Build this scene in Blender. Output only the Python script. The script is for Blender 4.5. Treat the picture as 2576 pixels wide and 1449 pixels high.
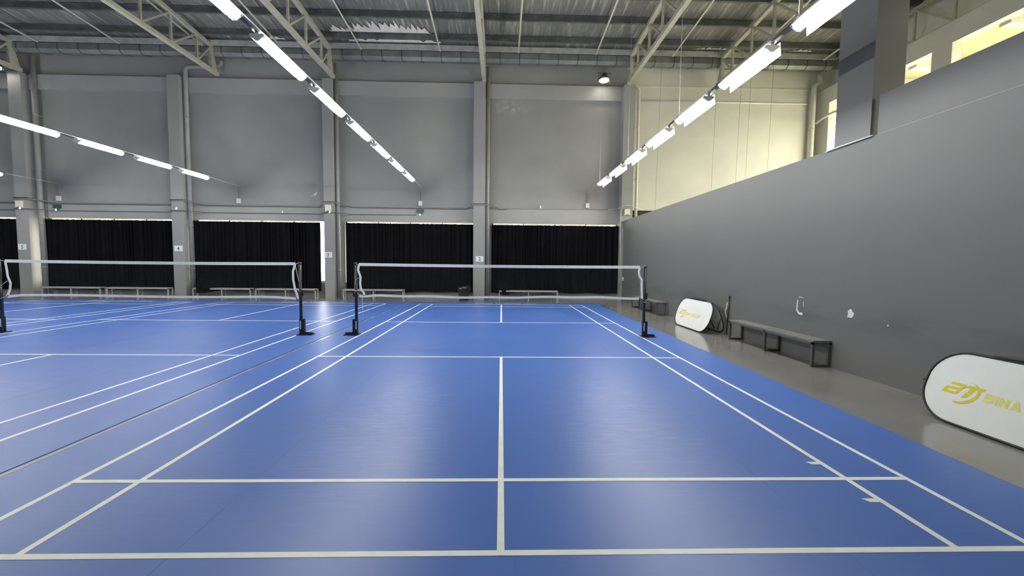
import bpy, math, random
from mathutils import Vector
random.seed(7)
for o in list(bpy.data.objects):
    bpy.data.objects.remove(o, do_unlink=True)
SC = bpy.context.scene
COL = SC.collection

# ------------------------------------------------------------------ camera
cam_d = bpy.data.cameras.new('camera')
cam_d.sensor_width = 36.0
cam_d.lens = 1040.6 / 2576 * 36.0
cam_d.clip_end = 300
cam = bpy.data.objects.new('camera', cam_d)
COL.objects.link(cam)
cam.location = (-0.0097, -2.1417, 1.586)
cam.rotation_euler = (1.50948, -0.01005, -0.02569)
SC.camera = cam

# ------------------------------------------------------------------ world + exposure
LAMP = 119.0
world = bpy.data.worlds.new('overcast_sky')
SC.world = world
world.use_nodes = True
bg = world.node_tree.nodes['Background']
bg.inputs[0].default_value = (1.0, 0.96, 0.79, 1)
bg.inputs[1].default_value = 16.0
vs = SC.view_settings
vs.view_transform = 'Standard'
vs.look = 'None'
vs.gamma = 1.0
vs.use_curve_mapping = False
vs.exposure = 0.0

# ------------------------------------------------------------------ materials
MATS = {}
def mat(name, col, rough=0.6, metal=0.0, spec=0.5, var=0.0, vscale=1.0, vdetail=4.0, bump=0.0, bscale=40.0,
        stretch=(1, 1, 1), emit=None, estr=0.0, col2=None, sheen=0.0):
    m = bpy.data.materials.new(name)
    m.use_nodes = True
    nt = m.node_tree
    b = nt.nodes['Principled BSDF']
    b.inputs['Base Color'].default_value = (*col, 1)
    b.inputs['Roughness'].default_value = rough
    b.inputs['Metallic'].default_value = metal
    b.inputs['Specular IOR Level'].default_value = spec
    tc = nt.nodes.new('ShaderNodeTexCoord')
    mp = nt.nodes.new('ShaderNodeMapping')
    mp.inputs['Scale'].default_value = stretch
    nt.links.new(tc.outputs['Object'], mp.inputs['Vector'])
    if var > 0 or col2:
        n = nt.nodes.new('ShaderNodeTexNoise')
        n.inputs['Scale'].default_value = vscale
        n.inputs['Detail'].default_value = vdetail
        nt.links.new(mp.outputs['Vector'], n.inputs['Vector'])
        r = nt.nodes.new('ShaderNodeValToRGB')
        r.color_ramp.elements[0].position = 0.3
        r.color_ramp.elements[1].position = 0.7
        c2 = col2 if col2 else tuple(min(1, c * (1 + var)) for c in col)
        c1 = col if col2 else tuple(c * (1 - var) for c in col)
        r.color_ramp.elements[0].color = (*c1, 1)
        r.color_ramp.elements[1].color = (*c2, 1)
        nt.links.new(n.outputs['Fac'], r.inputs['Fac'])
        nt.links.new(r.outputs['Color'], b.inputs['Base Color'])
    if bump > 0:
        n2 = nt.nodes.new('ShaderNodeTexNoise')
        n2.inputs['Scale'].default_value = bscale
        n2.inputs['Detail'].default_value = 3
        nt.links.new(mp.outputs['Vector'], n2.inputs['Vector'])
        bp = nt.nodes.new('ShaderNodeBump')
        bp.inputs['Strength'].default_value = bump
        bp.inputs['Distance'].default_value = 0.02
        nt.links.new(n2.outputs['Fac'], bp.inputs['Height'])
        nt.links.new(bp.outputs['Normal'], b.inputs['Normal'])
    if emit:
        b.inputs['Emission Color'].default_value = (*emit, 1)
        b.inputs['Emission Strength'].default_value = estr
    MATS[name] = m
    return m

mat('grey_paint', (0.290, 0.291, 0.277), 0.55, spec=0.35, var=0.07, vscale=0.6, bump=0.15, bscale=30)
mat('pillar_paint', (0.300, 0.300, 0.287), 0.55, spec=0.35, var=0.06, vscale=0.8, bump=0.15, bscale=30)
mat('beam_paint', (0.345, 0.345, 0.33), 0.55, spec=0.35, var=0.05, vscale=0.8, bump=0.15, bscale=30)
mat('pale_paint', (0.60, 0.60, 0.53), 0.7, var=0.06, vscale=0.7, bump=0.1, bscale=25)
mat('concrete', (0.19, 0.187, 0.172), 0.16, spec=0.5, var=0.10, vscale=0.9, bump=0.04, bscale=8)
mat('line_paint', (0.88, 0.90, 0.82), 0.45, var=0.05, vscale=6)
mat('steel_cream', (0.42, 0.41, 0.32), 0.5, var=0.10, vscale=5)
mat('purlin_steel', (0.19, 0.20, 0.195), 0.42, metal=0.6, var=0.25, vscale=3)
mat('fascia_steel', (0.48, 0.49, 0.47), 0.45, metal=0.2, var=0.2, vscale=3)
mat('gutter_steel', (0.27, 0.28, 0.265), 0.4, metal=0.5, var=0.2, vscale=2)
mat('torn_lining', (0.75, 0.71, 0.62), 0.8, var=0.12, vscale=4)
mat('rod_paint', (0.86, 0.83, 0.70), 0.5)
mat('pipe_grey', (0.28, 0.28, 0.27), 0.45, var=0.06, vscale=3)
mat('pipe_pale', (0.62, 0.61, 0.52), 0.5, var=0.05, vscale=3)
mat('cable_dark', (0.07, 0.07, 0.075), 0.5)
mat('cable_grey', (0.28, 0.28, 0.28), 0.5)
mat('cable_white', (0.75, 0.75, 0.72), 0.5)
mat('white_plastic', (0.72, 0.72, 0.68), 0.4)
mat('cream_plastic', (0.72, 0.70, 0.50), 0.4)
mat('green_plastic', (0.02, 0.10, 0.065), 0.4)
mat('paper_white', (0.82, 0.83, 0.84), 0.7)
mat('ink_dark', (0.05, 0.05, 0.055), 0.7)
mat('curtain_cloth', (0.0045, 0.0045, 0.006), 0.9, spec=0.08, var=0.25, vscale=2)
mat('black_steel', (0.010, 0.010, 0.014), 0.35, spec=0.5)
mat('black_plastic', (0.014, 0.014, 0.016), 0.45)
mat('bag_plastic', (0.012, 0.012, 0.014), 0.25, bump=0.5, bscale=14)
mat('bench_steel', (0.10, 0.10, 0.095), 0.45, metal=0.2)
mat('bench_top', (0.17, 0.17, 0.155), 0.5, var=0.2, vscale=6)
mat('bench_pale', (0.42, 0.42, 0.40), 0.5, var=0.1, vscale=4)
mat('fabric_white', (0.90, 0.915, 0.88), 0.75, var=0.03, vscale=3)
mat('rim_black', (0.010, 0.009, 0.012), 0.6)
mat('logo_yellow', (0.66, 0.60, 0.015), 0.7, var=0.08, vscale=30)
mat('logo_pale', (0.72, 0.68, 0.16), 0.7, var=0.12, vscale=60)
mat('net_tape', (0.90, 0.90, 0.84), 0.7, var=0.06, vscale=12)
mat('net_string', (0.05, 0.05, 0.05), 0.8)
mat('cord_white', (0.72, 0.72, 0.70), 0.7)
mat('lamp_body', (0.80, 0.80, 0.77), 0.4)
mat('rail_steel', (0.12, 0.12, 0.125), 0.4, metal=0.5)
mat('cast_alloy', (0.06, 0.06, 0.06), 0.4, metal=0.6)
mat('polished_alloy', (0.75, 0.74, 0.70), 0.2, metal=0.9)
mat('tube_glow', (0.9, 0.9, 0.9), 0.4, emit=(1.0, 0.99, 0.965), estr=LAMP)
mat('flood_glow', (0.9, 0.9, 0.9), 0.4, emit=(1.0, 0.96, 0.85), estr=22.0)
mat('bulb_white', (0.9, 0.9, 0.9), 0.3, emit=(1, 1, 0.97), estr=0.35)
mat('scar_plaster', (0.72, 0.71, 0.66), 0.8, var=0.1, vscale=20)
mat('outside_ground', (0.30, 0.29, 0.24), 0.9, var=0.05, vscale=0.5)
mat('mat_tape', (0.26, 0.31, 0.42), 0.22, metal=0.0, var=0.25, vscale=3)
mat('groove_dark', (0.010, 0.016, 0.045), 0.6)
mat('slab_soffit', (0.42, 0.40, 0.25), 0.8, var=0.05, vscale=1)
mat('dark_opening', (0.03, 0.03, 0.028), 0.8)

def see_through(name, fac):
    """thin cloth: part of the light passes through"""
    m = MATS[name]; nt = m.node_tree
    b = nt.nodes['Principled BSDF']; out = nt.nodes['Material Output']
    tr = nt.nodes.new('ShaderNodeBsdfTranslucent'); tr.inputs[0].default_value = (0.85, 0.87, 0.83, 1)
    mx = nt.nodes.new('ShaderNodeMixShader'); mx.inputs[0].default_value = fac
    nt.links.new(b.outputs[0], mx.inputs[1]); nt.links.new(tr.outputs[0], mx.inputs[2])
    nt.links.new(mx.outputs[0], out.inputs['Surface'])
see_through('fabric_white', 0.17)

def N(nt, t, **k):
    n = nt.nodes.new(t)
    for a, v in k.items():
        setattr(n, a, v)
    return n

def scuff_glint_mat():
    """blue vinyl court mat: satin, scuff streaks, lightened in colour where lamp glints fall"""
    m = mat('court_blue', (0.052, 0.110, 0.395), 0.36, spec=0.45)
    nt = m.node_tree
    b = nt.nodes['Principled BSDF']
    geo = N(nt, 'ShaderNodeNewGeometry')
    def noise(scale, det, st, dist=0.0):
        mp = N(nt, 'ShaderNodeMapping')
        mp.inputs['Scale'].default_value = st
        nt.links.new(geo.outputs['Position'], mp.inputs['Vector'])
        n = N(nt, 'ShaderNodeTexNoise')
        n.inputs['Scale'].default_value = scale
        n.inputs['Detail'].default_value = det
        n.inputs['Distortion'].default_value = dist
        nt.links.new(mp.outputs['Vector'], n.inputs['Vector'])
        return n
    def ramp(src, a, bb):
        r = N(nt, 'ShaderNodeMapRange')
        r.inputs['From Min'].default_value = a
        r.inputs['From Max'].default_value = bb
        nt.links.new(src, r.inputs['Value'])
        return r.outputs['Result']
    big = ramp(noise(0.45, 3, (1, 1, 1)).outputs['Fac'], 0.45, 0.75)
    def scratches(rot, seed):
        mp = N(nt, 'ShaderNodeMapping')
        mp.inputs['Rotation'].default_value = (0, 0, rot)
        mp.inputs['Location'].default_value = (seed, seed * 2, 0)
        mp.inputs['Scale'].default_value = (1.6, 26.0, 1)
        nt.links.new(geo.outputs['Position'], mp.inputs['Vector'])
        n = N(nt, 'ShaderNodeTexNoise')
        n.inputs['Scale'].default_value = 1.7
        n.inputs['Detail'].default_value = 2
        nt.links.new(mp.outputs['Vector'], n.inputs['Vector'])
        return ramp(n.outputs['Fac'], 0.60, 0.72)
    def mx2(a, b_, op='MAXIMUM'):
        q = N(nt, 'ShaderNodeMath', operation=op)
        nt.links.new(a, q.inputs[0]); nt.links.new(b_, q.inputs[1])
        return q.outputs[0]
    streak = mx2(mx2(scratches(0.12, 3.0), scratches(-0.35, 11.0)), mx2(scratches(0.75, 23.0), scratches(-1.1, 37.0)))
    # scratched zones; lamp glints on the scratches are painted into the colour
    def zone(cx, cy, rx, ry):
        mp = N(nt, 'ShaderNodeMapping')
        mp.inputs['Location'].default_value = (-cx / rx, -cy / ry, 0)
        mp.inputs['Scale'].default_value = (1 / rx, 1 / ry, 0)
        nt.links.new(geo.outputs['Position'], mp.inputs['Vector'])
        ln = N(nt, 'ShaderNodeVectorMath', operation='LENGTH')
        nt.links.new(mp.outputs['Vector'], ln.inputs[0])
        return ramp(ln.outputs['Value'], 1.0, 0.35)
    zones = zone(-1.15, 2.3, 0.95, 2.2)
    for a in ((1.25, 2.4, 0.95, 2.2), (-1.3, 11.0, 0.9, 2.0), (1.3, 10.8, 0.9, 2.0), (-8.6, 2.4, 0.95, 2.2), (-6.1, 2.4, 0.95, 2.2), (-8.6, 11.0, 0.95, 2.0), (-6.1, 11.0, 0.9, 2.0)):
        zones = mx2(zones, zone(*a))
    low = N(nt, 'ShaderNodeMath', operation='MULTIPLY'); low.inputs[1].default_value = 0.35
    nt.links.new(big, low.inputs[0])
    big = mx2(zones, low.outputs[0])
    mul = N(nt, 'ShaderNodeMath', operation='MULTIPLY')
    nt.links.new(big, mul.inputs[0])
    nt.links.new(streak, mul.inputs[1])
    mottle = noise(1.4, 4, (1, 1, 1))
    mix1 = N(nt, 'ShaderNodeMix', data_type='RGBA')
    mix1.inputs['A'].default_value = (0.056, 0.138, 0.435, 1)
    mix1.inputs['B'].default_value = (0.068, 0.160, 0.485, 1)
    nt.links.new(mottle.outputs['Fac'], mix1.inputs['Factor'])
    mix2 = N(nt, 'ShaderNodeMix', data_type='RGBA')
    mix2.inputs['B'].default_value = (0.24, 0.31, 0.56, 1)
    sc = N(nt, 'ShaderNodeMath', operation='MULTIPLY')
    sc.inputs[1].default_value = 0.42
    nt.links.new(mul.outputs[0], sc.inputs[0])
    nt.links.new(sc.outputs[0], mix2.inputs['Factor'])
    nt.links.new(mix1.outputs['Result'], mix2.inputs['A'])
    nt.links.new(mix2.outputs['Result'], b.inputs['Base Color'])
    rr = N(nt, 'ShaderNodeMapRange')
    rr.inputs['To Min'].default_value = 0.34
    rr.inputs['To Max'].default_value = 0.44
    nt.links.new(mottle.outputs['Fac'], rr.inputs['Value'])
    nt.links.new(rr.outputs['Result'], b.inputs['Roughness'])
    bp = N(nt, 'ShaderNodeBump')
    bp.inputs['Strength'].default_value = 0.12
    bp.inputs['Distance'].default_value = 0.006
    fine = noise(60, 2, (1, 1, 1))
    fs = N(nt, 'ShaderNodeMath', operation='MULTIPLY'); fs.inputs[1].default_value = 0.3
    nt.links.new(fine.outputs['Fac'], fs.inputs[0])
    nt.links.new(mx2(fs.outputs[0], mul.outputs[0], 'ADD'), bp.inputs['Height'])
    nt.links.new(bp.outputs['Normal'], b.inputs['Normal'])
scuff_glint_mat()

def damp_patch():
    """pale lime bloom on the grey wall below the beam beside pillar two"""
    nt = MATS['grey_paint'].node_tree
    b = nt.nodes['Principled BSDF']
    src = b.inputs['Base Color'].links[0].from_socket
    geo = N(nt, 'ShaderNodeNewGeometry')
    mp = N(nt, 'ShaderNodeMapping')
    mp.inputs['Location'].default_value = (-0.25 / 0.95, 0, -8.15 / 0.35)
    mp.inputs['Scale'].default_value = (1 / 0.95, 0, 1 / 0.35)
    nt.links.new(geo.outputs['Position'], mp.inputs['Vector'])
    ln = N(nt, 'ShaderNodeVectorMath', operation='LENGTH'); nt.links.new(mp.outputs['Vector'], ln.inputs[0])
    mr = N(nt, 'ShaderNodeMapRange'); mr.inputs['From Min'].default_value = 1.0; mr.inputs['From Max'].default_value = 0.2
    nt.links.new(ln.outputs['Value'], mr.inputs['Value'])
    n = N(nt, 'ShaderNodeTexNoise'); n.inputs['Scale'].default_value = 4.5; n.inputs['Detail'].default_value = 6
    nt.links.new(geo.outputs['Position'], n.inputs['Vector'])
    m2 = N(nt, 'ShaderNodeMapRange'); m2.inputs['From Min'].default_value = 0.45; m2.inputs['From Max'].default_value = 0.7
    nt.links.new(n.outputs['Fac'], m2.inputs['Value'])
    mu = N(nt, 'ShaderNodeMath', operation='MULTIPLY')
    nt.links.new(mr.outputs['Result'], mu.inputs[0]); nt.links.new(m2.outputs['Result'], mu.inputs[1])
    mx = N(nt, 'ShaderNodeMix', data_type='RGBA'); mx.inputs['B'].default_value = (0.50, 0.49, 0.45, 1)
    nt.links.new(mu.outputs[0], mx.inputs['Factor']); nt.links.new(src, mx.inputs['A'])
    nt.links.new(mx.outputs['Result'], b.inputs['Base Color'])
damp_patch()

def foil_mat():
    """wrinkled silver insulation foil under the roof sheets, creases run down the slope"""
    m = mat('roof_foil', (0.40, 0.41, 0.40), 0.30, metal=0.45)
    nt = m.node_tree
    b = nt.nodes['Principled BSDF']
    geo = N(nt, 'ShaderNodeNewGeometry')
    def noise(scale, det, st):
        mp = N(nt, 'ShaderNodeMapping')
        mp.inputs['Scale'].default_value = st
        nt.links.new(geo.outputs['Position'], mp.inputs['Vector'])
        n = N(nt, 'ShaderNodeTexNoise')
        n.inputs['Scale'].default_value = scale
        n.inputs['Detail'].default_value = det
        nt.links.new(mp.outputs['Vector'], n.inputs['Vector'])
        return n
    n1 = noise(3.0, 5, (3.0, 0.45, 1))
    n2 = noise(0.8, 3, (1, 1, 1))
    mix = N(nt, 'ShaderNodeMix', data_type='RGBA')
    mix.inputs['A'].default_value = (0.17, 0.17, 0.16, 1)
    mix.inputs['B'].default_value = (0.40, 0.40, 0.37, 1)
    nt.links.new(n2.outputs['Fac'], mix.inputs['Factor'])
    n3 = noise(2.2, 6, (4.0, 0.35, 1))
    rs = N(nt, 'ShaderNodeMapRange'); rs.inputs['From Min'].default_value = 0.52; rs.inputs['From Max'].default_value = 0.72
    nt.links.new(n3.outputs['Fac'], rs.inputs['Value'])
    mixs = N(nt, 'ShaderNodeMix', data_type='RGBA'); mixs.inputs['B'].default_value = (0.62, 0.61, 0.55, 1)
    nt.links.new(rs.outputs['Result'], mixs.inputs['Factor'])
    nt.links.new(mix.outputs['Result'], mixs.inputs['A'])
    nt.links.new(mixs.outputs['Result'], b.inputs['Base Color'])
    bp = N(nt, 'ShaderNodeBump')
    bp.inputs['Strength'].default_value = 0.9
    bp.inputs['Distance'].default_value = 0.05
    nt.links.new(n1.outputs['Fac'], bp.inputs['Height'])
    nt.links.new(bp.outputs['Normal'], b.inputs['Normal'])
foil_mat()

def partition_mat():
    """grey paint with dark scuff stains at bench height along the partition"""
    m = mat('partition_paint', (0.205, 0.208, 0.212), 0.5, spec=0.35)
    nt = m.node_tree
    b = nt.nodes['Principled BSDF']
    geo = N(nt, 'ShaderNodeNewGeometry')
    sep = N(nt, 'ShaderNodeSeparateXYZ')
    nt.links.new(geo.outputs['Position'], sep.inputs[0])
    # stain band around z 0.8, broken up along the wall by noise
    dz = N(nt, 'ShaderNodeMath', operation='SUBTRACT'); dz.inputs[1].default_value = 0.82
    nt.links.new(sep.outputs['Z'], dz.inputs[0])
    ab = N(nt, 'ShaderNodeMath', operation='ABSOLUTE')
    nt.links.new(dz.outputs[0], ab.inputs[0])
    mr = N(nt, 'ShaderNodeMapRange')
    mr.inputs['From Min'].default_value = 0.30
    mr.inputs['From Max'].default_value = 0.0
    nt.links.new(ab.outputs[0], mr.inputs['Value'])
    mp = N(nt, 'ShaderNodeMapping'); mp.inputs['Scale'].default_value = (1, 0.45, 1.6)
    nt.links.new(geo.outputs['Position'], mp.inputs['Vector'])
    n = N(nt, 'ShaderNodeTexNoise'); n.inputs['Scale'].default_value = 1.6; n.inputs['Detail'].default_value = 5
    nt.links.new(mp.outputs['Vector'], n.inputs['Vector'])
    mr2 = N(nt, 'ShaderNodeMapRange'); mr2.inputs['From Min'].default_value = 0.46; mr2.inputs['From Max'].default_value = 0.66
    nt.links.new(n.outputs['Fac'], mr2.inputs['Value'])
    mu = N(nt, 'ShaderNodeMath', operation='MULTIPLY')
    nt.links.new(mr.outputs['Result'], mu.inputs[0]); nt.links.new(mr2.outputs['Result'], mu.inputs[1])
    mu2 = N(nt, 'ShaderNodeMath', operation='MULTIPLY'); mu2.inputs[1].default_value = 0.72
    nt.links.new(mu.outputs[0], mu2.inputs[0])
    base = N(nt, 'ShaderNodeTexNoise'); base.inputs['Scale'].default_value = 0.5; base.inputs['Detail'].default_value = 4
    nt.links.new(geo.outputs['Position'], base.inputs['Vector'])
    m1 = N(nt, 'ShaderNodeMix', data_type='RGBA')
    m1.inputs['A'].default_value = (0.134, 0.136, 0.131, 1)
    m1.inputs['B'].default_value = (0.160, 0.162, 0.156, 1)
    nt.links.new(base.outputs['Fac'], m1.inputs['Factor'])
    m2 = N(nt, 'ShaderNodeMix', data_type='RGBA')
    m2.inputs['B'].default_value = (0.085, 0.085, 0.086, 1)
    nt.links.new(mu2.outputs[0], m2.inputs['Factor'])
    nt.links.new(m1.outputs['Result'], m2.inputs['A'])
    nt.links.new(m2.outputs['Result'], b.inputs['Base Color'])
partition_mat()

# ------------------------------------------------------------------ mesh helpers
class MB:
    def __init__(s):
        s.v = []; s.f = []; s.smooth = set()
    def add(s, vs_, fs_, smooth=False):
        o = len(s.v)
        s.v += [tuple(p) for p in vs_]
        for f in fs_:
            if smooth: s.smooth.add(len(s.f))
            s.f.append(tuple(i + o for i in f))
        return s
    def box(s, x0, x1, y0, y1, z0, z1):
        x0, x1 = min(x0, x1), max(x0, x1); y0, y1 = min(y0, y1), max(y0, y1); z0, z1 = min(z0, z1), max(z0, z1)
        return s.add([(x0, y0, z0), (x1, y0, z0), (x1, y1, z0), (x0, y1, z0), (x0, y0, z1), (x1, y0, z1), (x1, y1, z1), (x0, y1, z1)],
                     [(3, 2, 1, 0), (4, 5, 6, 7), (0, 1, 5, 4), (1, 2, 6, 5), (2, 3, 7, 6), (3, 0, 4, 7)])
    def bar(s, p, q, w, h):
        """rectangular bar from p to q"""
        p = Vector(p); q = Vector(q); d = (q - p).normalized()
        up = Vector((0, 0, 1)) if abs(d.z) < 0.95 else Vector((0, 1, 0))
        a = d.cross(up).normalized() * (w / 2); b = a.cross(d).normalized() * (h / 2)
        vs_ = [p - a - b, p + a - b, p + a + b, p - a + b, q - a - b, q + a - b, q + a + b, q - a + b]
        return s.add(vs_, [(0, 1, 2, 3), (7, 6, 5, 4), (4, 5, 1, 0), (5, 6, 2, 1), (6, 7, 3, 2), (7, 4, 0, 3)])
    def tube(s, pts, r, n=8, caps=True):
        pts = [Vector(p) for p in pts]
        rs = r if isinstance(r, (list, tuple)) else [r] * len(pts)
        base = len(s.v); prev = None
        for i, p in enumerate(pts):
            d = (pts[min(i + 1, len(pts) - 1)] - pts[max(i - 1, 0)]).normalized()
            if prev is None:
                up = Vector((0, 0, 1)) if abs(d.z) < 0.9 else Vector((1, 0, 0))
                a = d.cross(up).normalized()
            else:
                a = (prev - d * prev.dot(d)).normalized()
            prev = a; b = d.cross(a)
            for k in range(n):
                t = 2 * math.pi * k / n
                s.v.append(tuple(p + (a * math.cos(t) + b * math.sin(t)) * rs[i]))
        for i in range(len(pts) - 1):
            for k in range(n):
                s.smooth.add(len(s.f))
                k2 = (k + 1) % n
                s.f.append((base + i * n + k, base + i * n + k2, base + (i + 1) * n + k2, base + (i + 1) * n + k))
        if caps:
            s.f.append(tuple(base + k for k in reversed(range(n))))
            s.f.append(tuple(base + (len(pts) - 1) * n + k for k in range(n)))
        return s
    def lathe(s, prof, n=20, c=(0, 0, 0)):
        base = len(s.v)
        for r, z in prof:
            for k in range(n):
                t = 2 * math.pi * k / n
                s.v.append((c[0] + r * math.cos(t), c[1] + r * math.sin(t), c[2] + z))
        for i in range(len(prof) - 1):
            for k in range(n):
                k2 = (k + 1) % n
                s.smooth.add(len(s.f))
                s.f.append((base + i * n + k, base + i * n + k2, base + (i + 1) * n + k2, base + (i + 1) * n + k))
        s.f.append(tuple(base + k for k in reversed(range(n))))
        s.f.append(tuple(base + (len(prof) - 1) * n + k for k in range(n)))
        return s
    def prism(s, poly, axis, a, b):
        """extrude a 2D polygon along axis ('x','y','z') from a to b"""
        def P(u, w, t):
            return {'x': (t, u, w), 'y': (u, t, w), 'z': (u, w, t)}[axis]
        n = len(poly)
        vs_ = [P(u, w, a) for u, w in poly] + [P(u, w, b) for u, w in poly]
        fs_ = [tuple(reversed(range(n))), tuple(range(n, 2 * n))]
        fs_ += [(i, (i + 1) % n, n + (i + 1) % n, n + i) for i in range(n)]
        return s.add(vs_, fs_)
    def build(s, name, m, parent=None, loc=None):
        me = bpy.data.meshes.new(name)
        me.from_pydata(s.v, [], s.f)
        me.validate()
        if s.smooth and len(me.polygons) == len(s.f):
            for i in s.smooth:
                me.polygons[i].use_smooth = True
        me.materials.append(MATS[m] if isinstance(m, str) else m)
        me.update()
        o = bpy.data.objects.new(name, me)
        COL.objects.link(o)
        if parent: o.parent = parent
        if loc: o.location = loc
        return o

def tag(o, label=None, cat=None, group=None, kind=None):
    if label: o['label'] = label
    if cat: o['category'] = cat
    if group: o['group'] = group
    if kind: o['kind'] = kind
    return o
def struct(o, label=None):
    o['kind'] = 'structure'
    if label: o['label'] = label
    return o
def thing(name, loc, label, cat, group=None, rz=0):
    o = bpy.data.objects.new(name, None)
    o.empty_display_size = 0.1
    COL.objects.link(o)
    o.location = loc
    o.rotation_euler = (0, 0, rz)
    return tag(o, label, cat, group)
def copy_thing(src, loc, label=None, group=None, rz=None):
    r = src.copy(); COL.objects.link(r); r.location = loc
    if rz is not None: r.rotation_euler = (0, 0, rz)
    if label: r['label'] = label
    if group: r['group'] = group
    for ch in list(src.children):
        c = ch.copy(); COL.objects.link(c); c.parent = r
        for g in list(ch.children):
            d = g.copy(); COL.objects.link(d); d.parent = c
    return r
def text_mesh(body, size, bold=0.0, align='LEFT'):
    cu = bpy.data.curves.new('lettering', 'FONT')
    cu.body = body; cu.size = size; cu.align_x = align; cu.offset = bold
    cu.extrude = 0.0006
    ob = bpy.data.objects.new('lettering', cu)
    COL.objects.link(ob)
    dg = bpy.context.evaluated_depsgraph_get()
    dg.update()
    me = ob.evaluated_get(dg).to_mesh()
    vs_ = [tuple(v.co) for v in me.vertices]; fs_ = [tuple(p.vertices) for p in me.polygons]
    ob.evaluated_get(dg).to_mesh_clear()
    bpy.data.objects.remove(ob, do_unlink=True)
    bpy.data.curves.remove(cu)
    return vs_, fs_

# ------------------------------------------------------------------ layout numbers (metres)
XL, XR = -26.6, 13.6            # hall left wall, outer wall of the annex
YB, YW = -9.0, 15.85            # wall behind the camera, far wall
YP = 15.40                      # pillar front
PX = 5.15                       # face of the partition wall
def roof_z(y): return 10.30 + 0.07 * (15.4 - y)
PILLARS = [(-26.05, -25.55), (-19.83, -19.33), (-13.60, -13.12), (-7.40, -7.00), (-1.20, -0.72), (5.05, 5.52)]
OPEN = [(-25.4, -20.32), (-19.12, -13.75), (-12.98, -7.55), (-6.70, -1.20), (-0.42, 5.02)]
Z0, Z1 = 0.66, 3.27             # window opening sill / head

# ------------------------------------------------------------------ setting
struct(MB().box(XL - 0.3, XR + 0.3, YB - 0.3, YW + 0.3, -0.2, 0.0).build('floor', 'concrete'), 'grey sealed concrete hall floor')
struct(MB().box(-70, 70, YW + 0.3, 60, -0.35, -0.15).box(XR + 0.3, 70, -60, YW + 0.3, -0.35, -0.15).build('ground', 'outside_ground'), 'pale paved ground outside the hall')

wf = MB()
wf.box(XL - 0.3, 5.30, YW, YW + 0.25, 0, Z0)
wf.box(XL - 0.3, 5.30, YW, YW + 0.25, Z1, 10.9)
edges = [XL - 0.3] + [e for o in OPEN for e in o] + [5.30]
for i in range(0, len(edges), 2):
    wf.box(edges[i], edges[i + 1], YW, YW + 0.25, Z0, Z1)
wall_far = struct(wf.build('wall_far', 'grey_paint'), 'grey painted far wall with curtained openings')
# construction joints standing slightly proud, and a lower band
MB().box(XL, 5.05, YW - 0.012, YW, 3.28, 3.90).build('plaster_band', 'beam_paint', wall_far)
MB().box(XL, 5.05, YW - 0.006, YW, 4.615, 4.635).build('joint_line', 'pipe_grey', wall_far)
# annex far wall
wa = MB()
wa.box(5.30, XR + 0.8, YW, YW + 0.25, 3.90, 10.9)
wall_fa = struct(wa.build('wall_far_annex', 'pale_paint'), 'pale wall of the day-lit annex beyond the partition')
MB().box(5.30, XR, YW - 0.03, YW, 9.12, 9.16).build('ledge', 'pale_paint', wall_fa)
struct(MB().box(5.30, XR + 0.3, YW + 0.10, YW + 0.25, 0.0, 3.90).build('wall_far_lower', 'dark_opening'), 'dark lower part of the annex far wall')

struct(MB().box(XL - 0.3, XL, YB, YW, 0, 12.4).build('wall_left', 'grey_paint'), 'grey painted left wall')
struct(MB().box(XL - 0.3, XR + 0.3, YB - 0.3, YB, 0, 12.4).build('wall_back', 'grey_paint'), 'grey painted wall behind the courts')

for i, (a, b) in enumerate(PILLARS):
    p = struct(MB().box(a, b, YP, YW, 0, 9.02).build('pillar', 'pillar_paint'), 'square grey concrete pillar on the far wall')
bm_ = MB()
for i in range(len(PILLARS) - 1):
    bm_.box(PILLARS[i][1], PILLARS[i + 1][0], 15.70, YW, 8.46, 9.05)
struct(bm_.build('trim_1', 'beam_paint'), 'grey concrete beam between the pillar heads')

# partition between hall and annex, parapet step and the tall column
wr = MB().box(PX, PX + 0.16, YB, 15.399, 0, 3.40).build('wall_right', 'partition_paint')
struct(wr, 'low grey partition wall along the courts')
MB().box(PX + 0.008, PX + 0.16, YB, 3.55, 3.40, 3.93).build('parapet', 'partition_paint', wr)
MB().box(PX + 0.002, PX + 0.01, YB, 3.55, 3.386, 3.402).build('joint_line', 'scar_plaster', wr)
struct(MB().box(PX + 0.004, 5.60, 3.66, 4.29, 3.401, 11.0).build('column', 'partition_paint'), 'tall grey column standing on the partition')

# outer wall of the annex with daylight openings
PIERS = [(15.20, 15.85), (10.48, 11.08), (-3.0, 6.40), (-9.0, -7.0)]  # last two piers leave an unseen gap, added to brighten the column's near side
wo = MB()
wo.box(XR, XR + 0.30, YB, YW, 8.38, 9.03)
wo.box(XR, XR + 0.30, YB, YW, 0, 1.0)
for a, b in PIERS:
    wo.box(XR, XR + 0.30, a, b, 1.0, 8.38)
wall_out = struct(wo.build('wall_annex', 'pale_paint'), 'pale outer wall of the annex with tall openings')
MB().box(XR + 0.55, XR + 0.65, YB, YW, 8.9, 12.3).build('gable_lining', 'pale_paint', wall_out)
# walkway roof outside the openings
sl = MB().box(XR + 0.30, 17.2, YB, YW, 8.62, 8.80).build('walkway_slab', 'slab_soffit', wall_out)
for yb in (13.6, 12.0, 9.4, 7.6, 3.9):
    MB().box(XR + 0.30, 17.0, yb - 0.14, yb + 0.14, 8.30, 8.62).build('cross_beam', 'pale_paint', wall_out)
MB().box(17.0, 17.2, YB, YW, 7.70, 8.62).build('sky_block_beam', 'pale_paint', wall_out)  # unseen beam, hung low to keep horizon sky light off the soffit

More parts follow.
